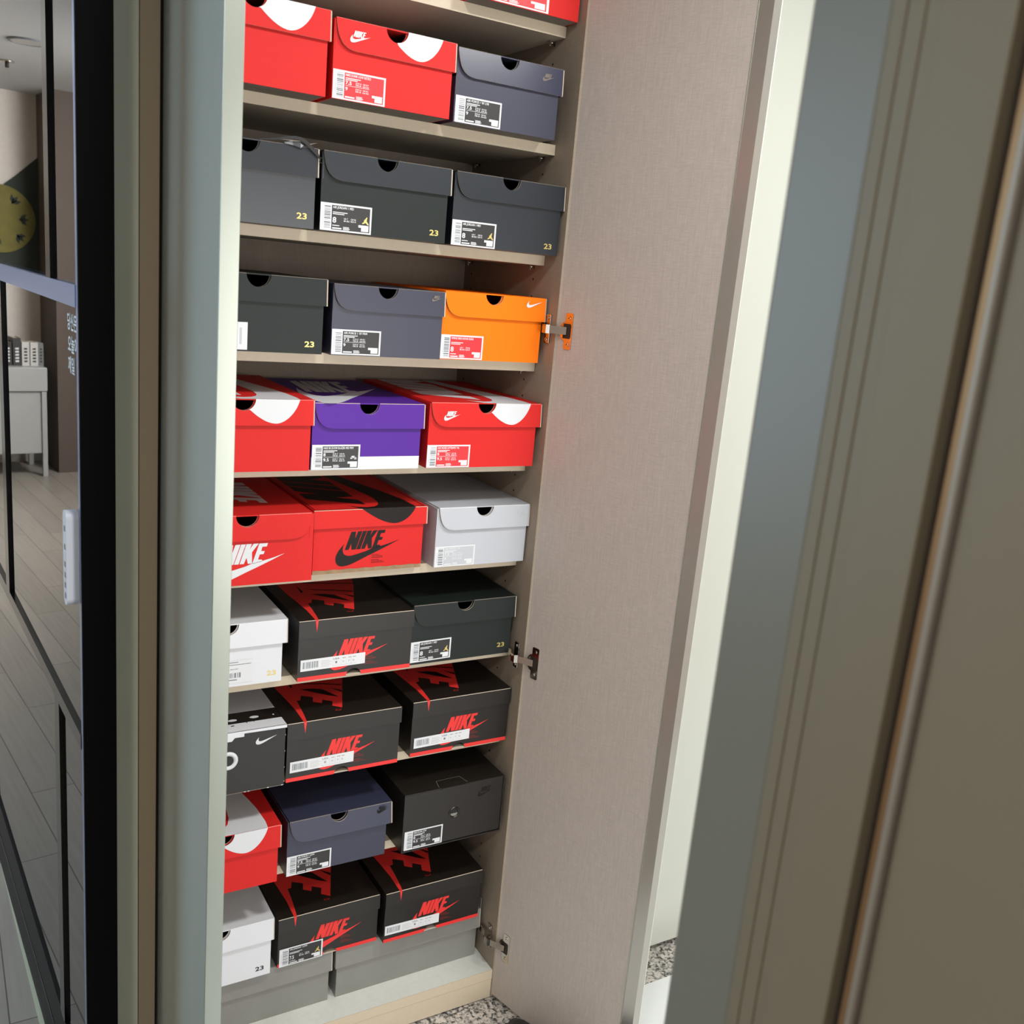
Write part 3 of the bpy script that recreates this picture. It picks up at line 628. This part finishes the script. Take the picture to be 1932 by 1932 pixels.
# sixth shelf
r, z = flap_box('5a', 'red shoe box with big white lettering and tick across its front', 5, 0.016, -0.6725, -0.451, -0.670, -0.446, 0.1225, 0.0445, 'red', -0.5613, 'R', tilt=0.001, nr=0.0195)
b = MB(); put_logo(b, F(0.016), -0.6215, z+0.0065, 0.126, 'whiteink', True, -0.0004); b.obj('emblem', r, label='white front logo')
b = MB(); pt = lambda u, v, w: (-0.66+0.30*v, 0.02+0.30*(1-u), z+0.1228)
for k, p_ in LG.items(): put_poly(b, p_, pt, 'whiteink', 0)
b.obj('emblem', r, label='white letters on the lid top')
r, z = shoe('5b', 'red shoe box with black lettering and torn brown base, beside the pale grey box', 5, 0.041, -0.438, -0.2185, 0.1205)
make_body(r, -0.436, -0.224, 0.041, z, 0.1205, 0.315, 'red'); make_lid(r, -0.438, -0.2185, 0.041, z, 0.1185, 0.033, 0.315, 'red', tilt=0.002, crease='edge')
wrap_mark(r, -0.2185, z+0.1185, 0.0376, 'blackink', 0.52, None, d=0.033, ks=0.62, tilt=0.002)
b = MB(); put_logo(b, F(0.041), -0.394, z+0.0123, 0.1237, 'blackink', True, -0.0004)
for k, (x, wd) in enumerate(((0.0, 0.015), (0, 0.021), (0, 0.022))): b.face([(-0.3245, 0.0406, z+0.030-0.0026*k), (-0.3245+wd, 0.0406, z+0.030-0.0026*k), (-0.3245+wd, 0.0406, z+0.0307-0.0026*k), (-0.3245, 0.0406, z+0.0307-0.0026*k)], 'blackink')
for k, wd in enumerate((0.015, 0.022, 0.026)): b.face([(-0.325, 0.0406, z+0.0205-0.0026*k), (-0.325+wd, 0.0406, z+0.0205-0.0026*k), (-0.325+wd, 0.0406, z+0.0212-0.0026*k), (-0.325, 0.0406, z+0.0212-0.0026*k)], 'blackink')
b.obj('emblem', r, label='black front logo')
b = MB(); n = 26; up = [(-0.436+0.212*k/n, z+0.0072+0.0006*math.sin(k*1.7)) for k in range(n+1)]; lo = [(-0.224-0.212*k/n, z+max(0.0002, 0.0006*math.sin(k*2.3))) for k in range(n+1)]
b.face([(u, 0.0405, v) for u, v in up+lo], 'kraft'); b.obj('torn_base', r, label='bare brown board where the paper is torn')
r, z = flap_box('5c', 'pale grey shoe box, only grey-white one at the right wall', 5, 0.030, -0.199, -0.0012, -0.202, -0.004, 0.1165, 0.0435, 'grey', -0.1019)
sticker(r, -0.2008, z+0.0006, 0.0848, 0.0402, 0.030, 'main', "AIR FORCE 1 '07", ('7.5', '9'), bg='inkgrey')
b = MB(); put_text(b, 'EST.1982', F(0.0246), -0.0275, z+0.0985, 0, 'whiteink', wid=0.018, caph=0.0055); b.obj('lettering', r)
# seventh shelf
r, z = flap_box('6a', 'white shoe box with clear sticker and gold number, seventh shelf', 6, 0.043, -0.677, -0.4765, -0.673, -0.4845, 0.1175, 0.0435, 'white', -0.582, None)
sticker(r, -0.612, z+0.0064, 0.075, 0.0426, 0.043, 'clear', 'WHITE/BLACK', ('8',)); numeral(r, -0.5026, z+0.0177, 0.043)
def black_red(label, s, y, x0, x1, lab, strip=True, size='8', hh=0.1160):
    """black box: red base band, red front logo, red mark over the lid"""
    r, z = shoe('j', label, s, y, x0, x1, hh, 0.312); cx = (x0+x1)/2
    make_body(r, x0+0.0012, x1-0.0018, y, z, hh, 0.312, 'black', bottom_notch=(x0+0.1085, 0.0148, 0.0128), inner='inner')
    make_lid(r, x0, x1, y, z, hh, 0.0325, 0.312, 'black', tilt=0.0006, edge='black', crease='edge')
    b = MB(); c, rr_ = x0+0.1085, 0.0148; zb = 0.0078; wz = rr_*math.sqrt(1-(zb/0.0128)**2)
    b.face([(x0+0.0012, y-0.0003, z), (c-rr_, y-0.0003, z)] + [(c-rr_*math.cos(t), y-0.0003, z+0.0128*math.sin(t)) for t in [k/6*math.asin(zb/0.0128) for k in range(1, 7)]] + [(x0+0.0012, y-0.0003, z+zb)], 'redink')
    b.face([(x1-0.0018, y-0.0003, z+zb)] + [(c+rr_*math.cos(t), y-0.0003, z+0.0128*math.sin(t)) for t in [k/6*math.asin(zb/0.0128) for k in range(6, -1, -1)]] + [(x1-0.0018, y-0.0003, z)], 'redink')
    b.obj('base_band', r, label='red base band')
    b = MB(); put_logo(b, F(y), x0+0.0615, z+0.0135, 0.113, 'redink', True, -0.0003)
    for k, wd in enumerate((0.015, 0.021, 0.022, 0, 0.014, 0.020, 0.026)):
        if wd: b.face([(x0+0.130, y-0.0003, z+0.0330-0.0025*k), (x0+0.130+wd, y-0.0003, z+0.0330-0.0025*k), (x0+0.130+wd, y-0.0003, z+0.0336-0.0025*k), (x0+0.130, y-0.0003, z+0.0336-0.0025*k)], 'redfine')
    b.obj('emblem', r, label='red front logo')
    A = [(.0298, 0), (.0312, .0522), (.0284, .1063), (.0249, .1481), (.0239, .196), (.022, .285)]
    B = [(.198, .285), (.1703, .1771), (.1581, .1448), (.1438, .1074), (.128, .0657), (.1162, .0342), (.1015, .0477), (.1086, .0663), (.0931, .0787), (.0868, .0645), (.073, .0753), (.0797, .0953), (.0602, .1088), (.0529, .0893), (.0455, .0894), (.0426, .0551), (.0387, .0229), (.0355, 0)]
    top = z+hh; yf = y-0.0034; g = lambda p, l: (x0+p[0], yf+p[1], top+l)
    b = MB(); b.face([g(p, 0.0003) for p in A+B], 'redink')
    for gp_ in ([(.0678, .1372), (.0934, .1319), (.1089, .123), (.1274, .0811), (.1135, .0909), (.0972, .1062), (.0813, .1228)], [(.1249, .1268), (.1433, .1076), (.14, .0991), (.1327, .1121)], [(.0573, .1924), (.0583, .1542), (.0522, .1458), (.0545, .1689)], [(.0646, .175), (.0866, .1596), (.12, .15), (.1526, .1341), (.151, .130), (.118, .146), (.085, .156)], [(.075, .21), (.12, .195), (.175, .18), (.174, .176), (.12, .190), (.075, .204)], [(.06, .285), (.068, .22), (.075, .285)]):
        b.face([g(p, 0.0005) for p in gp_], 'blackink')
    b.face([(x0+0.0298, yf-0.0004, top), (x0+0.0355, yf-0.0004, top), (x0+0.0330, yf-0.0008, top-0.0225)], 'redink')
    el = [(.1062+.006*math.cos(t), .0277+.0026*math.sin(t)) for t in [2*math.pi*k/20 for k in range(20)]]
    b.face([g(p, 0.0003) for p in el], 'redink'); b.face([g((.1062+(p[0]-.1062)*.8, .0277+(p[1]-.0277)*.7), 0.0005) for p in el], 'blackink')
    b.obj('emblem', r, label='red mark on the lid top with a point folded over the front')
    if strip: sticker(r, lab[0], z+lab[1], 0.1235, 0.0217, y, 'strip', label, (size,), tilt=lab[2])
    return r, z
black_red('black shoe box with red logo, beside the white box on the seventh shelf', 6, 0.027, -0.4615, -0.237, (-0.4552, 0.0189, 0.012))
r, z = flap_box('6c', 'dark green shoe box above the middle hinge, right of a black and red box', 6, 0.034, -0.235, -0.0100, -0.236, -0.0155, 0.1215, 0.0435, 'green', -0.1246)
sticker(r, -0.2361, z+0.0045, 0.0866, 0.042, 0.034, 'main', 'AIR JORDAN 1 MID', ('8',), fig='jump', tilt=0.02); numeral(r, -0.0359, z+0.0197, 0.034)
# eighth shelf
r, z = shoe('7a', 'black drawer-style shoe box with white lid lip, white tick and white eyelet', 7, 0.019, -0.684, -0.480, 0.121)
b = MB(); bx0, bx1, y = -0.684, -0.4805, 0.019; cx, cz = -0.5823, z+0.0655
b.prism([(bx0, z+0.001), (bx1, z+0.001), (bx1, z+0.1165), (bx0, z+0.1165)], F(y), 0.0, 0.002, 'black', 'edgedark', lambda p, q: True); b.obj('front_panel', r)
b = MB()
for a, c in ((bx0, bx0+T), (bx1-T, bx1)): b.box(a, c, y+0.0022, y+0.315, z, z+0.119, 'black')
b.box(bx0, bx1, y-0.001, y+0.315, z, z+0.001, 'edgedark'); b.box(bx0+T, bx1-T, y+0.313, y+0.315, z+0.001, z+0.119, 'black'); b.obj('body', r)
b = MB(); topz = z+0.1205
b.box(bx0-0.001, bx1+0.0015, y+0.072, y+0.316, topz-T, topz, 'white'); b.box(bx0-0.001, bx1+0.0015, y+0.030, y+0.072, topz-T, topz, 'black')
b.box(bx0-0.001, bx1+0.0015, y-0.003, y+0.030, topz-T, topz, 'white', 0.0004)
b.prism([(bx0-0.001, topz), (bx1+0.0015, topz), (bx1+0.0015, topz-0.0055), (-0.556, topz-0.0045), (-0.556, topz-0.0105), (-0.5725, topz-0.0105), (-0.5775, topz-0.0165), (-0.592, topz-0.0165), (-0.598, topz-0.0105), (-0.61, topz-0.0105), (-0.61, topz-0.0045), (bx0-0.001, topz-0.0055)], F(y), -0.0035, -0.001, 'white')
lidw = b.obj('lid', r, label='black and white lid with white front lip')
for x, yy, w_, h_ in ((-0.565, 0.043, 0.016, 0.009), (-0.525, 0.045, 0.016, 0.010), (-0.490, 0.044, 0.003, 0.005)):
    b = MB(); b.face([(x+w_/2*math.cos(2*math.pi*k/10)*(1+0.12*(k % 2)), y+yy+h_/2*math.sin(2*math.pi*k/10), topz+0.0003) for k in range(10)], 'whiteink'); b.obj('icon', lidw, label='small white printed icon')
for x, yy, w_, h_ in ((-0.573, 0.022, 0.006, 0.003), (-0.544, 0.029, 0.0016, 0.006), (-0.531, 0.0285, 0.0016, 0.003)):
    b = MB(); b.face([(x, y+yy-h_/2, topz+0.0003), (x+w_, y+yy-h_/2, topz+0.0003), (x+w_, y+yy+h_/2, topz+0.0003), (x, y+yy+h_/2, topz+0.0003)], 'blackink'); b.obj('icon', lidw, label='small black printed icon')
b = MB(); b.ring((cx, cz), 0.0175, 0.0095, F(y), 'whiteink', 0.004); b.face([(cx+0.0096*math.cos(2*math.pi*k/24), y-0.0003, cz+0.0096*math.sin(2*math.pi*k/24)) for k in range(24)], 'rubber'); b.obj('eyelet', r, label='white ring eyelet')
emblem(r, -0.5344, z+0.0885, y, 0.039, 'whiteink', False, SOLO)
for x in (-0.5535, -0.547, -0.512, -0.486):
    b = MB(); b.prism([(x, z+0.0002), (x+0.0015, z-0.0001), (x+0.0042, z+0.0001), (x+0.0036, z+0.0012), (x+0.0012, z+0.0015)], F(y), -0.0014, -0.0010, 'whiteink'); b.obj('worn_spot', r, label='white scuff')
for zz in (0.034, 0.066, 0.098):
    b = MB(); b.box(bx1-0.0002, bx1+0.0004, y-0.0005, y+0.001, z+zz, z+zz+0.0022, 'whiteink'); b.obj('worn_spot', r, label='white scuff')
black_red('black shoe box with red logo, right of the white-lipped drawer box', 7, 0.023, -0.4765, -0.2515, (-0.4685, 0.0179, 0.014), size='8.5', hh=0.118)
black_red('black shoe box with red logo at the right wall, below the middle hinge', 7, 0.032, -0.2235, -0.0025, (-0.2154, 0.0170, 0.012), hh=0.117)
# ninth shelf
r, z = flap_box('8a', 'red shoe box with white curved patch, lowest red box in the cabinet', 8, 0.014, -0.6865, -0.4835, -0.6845, -0.488, 0.1185, 0.0445, 'red', -0.5885, None)
wrap_mark(r, -0.4835, z+0.1185, 0.0106, 'whiteink', 0.74, (-0.5885, 0.0185))
r, z = flap_box('8b', 'navy shoe box with glossy dented lid, beside the lowest red box', 8, 0.020, -0.466, -0.2605, -0.4685, -0.269, 0.1152, 0.0435, 'navy', -0.3692, ml='gnavy', tilt=0.006, nr=0.0175)
sticker(r, -0.4681, z+0.0002, 0.0872, 0.0408, 0.020, 'main', 'AIR FORCE 1 LOW', ('7.5', '9'))
b = MB(); put_logo(b, lambda u, v, w: (u, 0.0125+w, v), -0.2925, z+0.0975, 0.024, 'blackink', True, 0); b.obj('emblem', r, label='small embossed logo')
r, z = shoe('8c', 'black shoe box with metal eyelet in its front, ninth shelf at the right', 8, 0.008, -0.2385, -0.0125, 0.127)
x0, x1, y = -0.2385, -0.0125, 0.008; hh = 0.127
b = MB(); b.prism([(x0+0.0025, z+0.004), (x1-0.0025, z+0.004), (x1-0.0025, z+hh-0.0035), (x0+0.0025, z+hh-0.0035)], F(y), 0.0, 0.002, 'black', 'edgedark', lambda p, q: True); b.obj('front_panel', r)
b = MB()
for a, c in ((x0, x0+0.002), (x1-0.002, x1)): b.box(a, c, y-0.0015, y+0.32, z, z+hh, 'black')
b.box(x0+0.002, x1-0.002, y-0.0015, y+0.32, z, z+0.0025, 'black'); b.box(x0+0.002, x1-0.002, y+0.318, y+0.32, z+0.0025, z+hh-0.002, 'black'); b.box(x0+0.002, x1-0.002, y-0.0005, y+0.32, z+hh-0.002, z+hh, 'black'); b.obj('body', r)
b = MB()
for seg in ([(-0.162, 0.004), (-0.157, 0.028), (-0.103, 0.030), (-0.098, 0.004)],):
    for p, q_ in zip(seg[:-1], seg[1:]):
        d = Vector((q_[0]-p[0], q_[1]-p[1])); n_ = Vector((-d.y, d.x)).normalized()*0.0004
        b.face([(p[0]+n_.x, y+p[1]+n_.y, z+hh+0.0003), (q_[0]+n_.x, y+q_[1]+n_.y, z+hh+0.0003), (q_[0]-n_.x, y+q_[1]-n_.y, z+hh+0.0003), (p[0]-n_.x, y+p[1]-n_.y, z+hh+0.0003)], 'edgedark')
tabp = [(-0.158, hh-0.003), (-0.150, hh-0.006), (-0.142, hh-0.005), (-0.135, hh-0.0085), (-0.128, hh-0.0085), (-0.122, hh-0.0045), (-0.110, hh-0.004), (-0.104, hh-0.001)]
b.prism([(u, z+v) for u, v in tabp] + [(-0.104, z+hh-0.0002), (-0.158, z+hh-0.0002)], F(y), -0.0022, -0.0008, 'black', 'edge', lambda p, q: max(p[1], q[1]) < z+hh-0.0005)
b.obj('tuck_tab', r)
b = MB(); b.ring((-0.1252, z+0.066), 0.0128, 0.0082, F(y), 'darknickel', 0.006); b.face([(-0.1252+0.0082*math.cos(2*math.pi*k/24), y-0.0002, z+0.066+0.0082*math.sin(2*math.pi*k/24)) for k in range(24)], 'rubber'); b.face([(-0.1252+0.0080*math.cos(math.pi*(1.0+k/14)), y-0.0004, z+0.0645+0.0062*math.sin(math.pi*(1.0+k/14))) for k in range(15)], 'greymid'); b.obj('eyelet', r, label='dark metal eyelet')
emblem(r, -0.073, z+0.090, y, 0.040, 'blackink')
sticker(r, -0.2332, z+0.0040, 0.0843, 0.0414, y, 'main', 'NIKE DUNK LOW', ('8', '9.5'))
# bottom compartment: two long grey boxes lying sideways, three boxes on top of them
for key, label, x0, x1 in (('9d', 'long grey shoe box lying sideways under the white box, bottom left', -0.6855, -0.3515), ('9e', 'long grey shoe box lying sideways on the bottom board, right one', -0.3445, -0.0095)):
    r, z = shoe(key, label, 9, 0.060, x0, x1, 0.118, 0.235)
    make_body(r, x0+0.005, x1-0.005, 0.060, z, 0.118, 0.235, 'greymid'); make_lid(r, x0, x1, 0.060, z, 0.118, 0.0455, 0.235, 'greymid', tilt=0.003)
    if key == '9e':
        b = MB(); b.prism([(0.0, 0.0), (0.016, 0.0), (0.016, 0.020), (0.004, 0.024), (0.0, 0.022)], lambda u, v, w: (x1+w, 0.056+u, z+0.1181+v), -0.0012, 0.0, 'greymid', 'edgedark'); b.obj('loose_flap', r, label='raised corner flap')
r, z = flap_box('9a', 'white shoe box with a small black number, standing on a grey box', 10, 0.0427, -0.679, -0.4805, -0.676, -0.485, 0.1225, 0.0445, 'white', -0.583, None)
numeral(r, -0.5059, z+0.0174, 0.0427, 'ink')
black_red('black shoe box with red logo and square black size label, bottom row', 10, 0.0499, -0.4695, -0.2585, None, False, hh=0.1090)
r9 = [o for o in bpy.data.objects if o.name.startswith('shoe_box') and o.get('label', '').startswith('black shoe box with red logo and square')][0]
sticker(r9, -0.4653, ST[10]+0.0002, 0.0883, 0.0398, 0.0494, 'main', 'AIR JORDAN 1 LOW', ('7.5',), fig='jump')
black_red('black shoe box with red logo and white strip label, lowest one on the right', 10, 0.0347, -0.2525, -0.0285, (-0.2491, 0.0170, -0.02), hh=0.1165)

# ------------------------------------------------------------------ black shoe on the floor, only its toe in the photo
sh = thing('shoe', 'black shoe on the floor by the open right door, mostly below the photo', 'shoe', (-0.03, -0.22, Z0))
def lathe_shoe(mb, z0, z1, k, m):
    rows = []
    for i in range(11):
        t = i/10; yy = -0.105 - 0.25*t
        hw = (0.030+0.012*math.sin(t*math.pi))*k*(0.45+0.55*min(1, 6*t) if t < 0.17 else 1)*(1 if t < 0.9 else 0.75)
        hh = z0+(z1-z0)*(0.35+0.65*min(1, t*2.2))*(1 if t > 0.05 else 0.6); cxx = 0.005-0.08*t*0.5-0.01
        rows.append([(cxx+hw*math.cos(a), yy, max(z0, z0+(hh-z0)*math.sin(a))) for a in [math.pi*j/10 for j in range(11)]])
    mi = mb.mi(m); vs = [[mb.bm.verts.new(p) for p in r_] for r_ in rows]
    for i in range(10):
        for j in range(10): f = mb.bm.faces.new([vs[i][j], vs[i+1][j], vs[i+1][j+1], vs[i][j+1]]); f.smooth = True; f.material_index = mi
    for r_ in (vs[0], vs[-1]): mb.bm.faces.new(r_).material_index = mi
b = MB(); lathe_shoe(b, 0.016, 0.075, 1.0, 'rubber'); b.obj('upper', sh)
b = MB(); b.prism([(0.005-0.04*t-0.01+s*(0.034+0.012*math.sin(t*math.pi))*(0.5 if t in (0, 1) else 1), -0.10-0.26*t) for s, ts in ((1, (0, .1, .3, .5, .7, .9, 1)), (-1, (1, .9, .7, .5, .3, .1, 0))) for t in ts], lambda u, v, w: (u, v, w), Z0+0.0005, 0.016, 'rubber'); b.obj('sole', sh)

# ------------------------------------------------------------------ hallway side, seen mirrored in the glass
CX1 = -1.25
cs = thing('console_table', 'white console table reflected in the lower glass pane', 'table', (-1.5, 5.5, Z0))
b = MB(); b.box(-2.05, CX1, 5.30, 5.72, 0.56, 0.712, 'console', 0.004); b.obj('top_box', cs)
b = MB(); b.box(-2.03, CX1-0.02, 5.32, 5.70, 0.15, 0.556, 'console', 0.004); b.obj('cabinet_body', cs)
for x, y in ((-2.045, 5.305), (CX1-0.035, 5.305), (-2.045, 5.69), (CX1-0.035, 5.69)):
    b = MB(); b.box(x, x+0.03, y, y+0.03, Z0, 0.556, 'console', 0.002); b.obj('leg', cs)
bk = ((-1.820, 0.045, 0.150, 'book1', 'dark book at the left end of the row reflected in the glass'), (-1.872, 0.047, 0.175, 'book1', 'tallest dark book in the reflected row'), (-1.924, 0.044, 0.152, 'book2', 'pale book next to the tallest dark one in the reflection'), (-1.974, 0.046, 0.150, 'book2', 'second pale book, beside the grey one in the reflection'), (-2.022, 0.030, 0.148, 'book3', 'thin grey book at the right end of the reflected row'))
for x, w_, h_, m_, lb in bk:
    r = thing('book', lb, 'book', (x-w_/2, 5.47, 0.712), 'books on the white console')
    b = MB(); b.box(x-w_, x, 5.40, 5.404, 0.7122, 0.712+h_, m_); b.box(x-w_, x-w_+0.003, 5.404, 5.55, 0.7122, 0.712+h_, m_); b.box(x-0.003, x, 5.404, 5.55, 0.7122, 0.712+h_, m_); b.obj('cover', r)
    b = MB(); b.box(x-w_+0.003, x-0.003, 5.404, 5.546, 0.716, 0.712+h_-0.004, 'edge'); b.obj('pages', r)
    b = MB(); mm = 'whiteink' if m_ == 'book1' else 'ink'
    for k in range(5): b.face([(x-w_*0.72, 5.3996, 0.735+0.02*k), (x-w_*0.28, 5.3996, 0.735+0.02*k), (x-w_*0.28, 5.3996, 0.745+0.02*k), (x-w_*0.72, 5.3996, 0.747+0.02*k)], mm)
    b.obj('spine_print', r)
wa = thing('wall_hanging', 'dark green hanging with yellow disc, reflected in the upper glass pane', 'wall decoration', (-1.9, 5.80, 1.24))
b = MB(); b.prism([(-2.135, 1.24), (-2.135, 2.03), (-1.995, 1.895), (-1.60, 1.56), (-1.45, 1.24)], lambda u, v, w: (u, 5.80+w, v), 0.0, 0.018, 'mossgreen'); b.obj('backing', wa)
b = MB(); b.prism(arc(-1.895, 1.62, 0.215, 0, 2*math.pi, 48)[:-1], lambda u, v, w: (u, 5.786+w, v), 0.0, 0.013, 'moon'); dk = b.obj('disc', wa, label='yellow disc with dark leaf marks')
b = MB()
for a, rr_ in ((0.3, 0.13), (1.2, 0.14), (2.2, 0.13), (3.1, 0.12), (3.9, 0.14), (4.9, 0.12), (5.7, 0.15)):
    cx, cz = -1.895+rr_*math.cos(a), 1.62+rr_*math.sin(a)
    for da in (-0.7, 0, 0.7):
        d = Vector((math.cos(a+da), math.sin(a+da))); n_ = Vector((-d.y, d.x))*0.009
        b.face([(cx-d.x*0.01, 5.7855, cz-d.y*0.01), (cx+d.x*0.026+n_.x*1.5, 5.7855, cz+d.y*0.026+n_.y*1.5), (cx+d.x*0.056, 5.7855, cz+d.y*0.056), (cx+d.x*0.026-n_.x*1.5, 5.7855, cz+d.y*0.026-n_.y*1.5)], 'mossgreen')
b.obj('leaf_mark', dk)
lp = thing('ceiling_light', 'round recessed ceiling light, switched off, reflected in the glass', 'lamp', (-1.67, 3.9, 2.42))
b = MB(); b.ring((-1.67, 3.9), 0.095, 0.078, lambda u, v, w: (u, v, 2.4196+w), 'bar', -0.006, lift=0.006); b.obj('rim', lp)
b = MB(); b.cyl((-1.67, 3.9, 2.4195), (-1.67, 3.9, 2.415), 0.079, 'lampoff', 40); b.obj('diffuser', lp)
spk = MB(); spk.cyl((-1.72, 4.61, 2.4199), (-1.72, 4.61, 2.412), 0.035, 'chrome', 20); spk.cyl((-1.72, 4.61, 2.412), (-1.72, 4.61, 2.385), 0.010, 'dark', 12)
tag(spk.obj('sprinkler_head', None, (-1.72, 4.61, 2.42)), 'small ceiling sprinkler reflected near the edge of the glass', 'sprinkler')
vl = thing('entry_lamp', 'round entry ceiling lamp above the cabinet doors', 'lamp', (0.27, -0.85, 2.42))
b = MB(); b.ring((0.27, -0.85), 0.14, 0.115, lambda u, v, w: (u, v, 2.4196+w), 'console', -0.05, lift=0.05); b.obj('rim', vl)
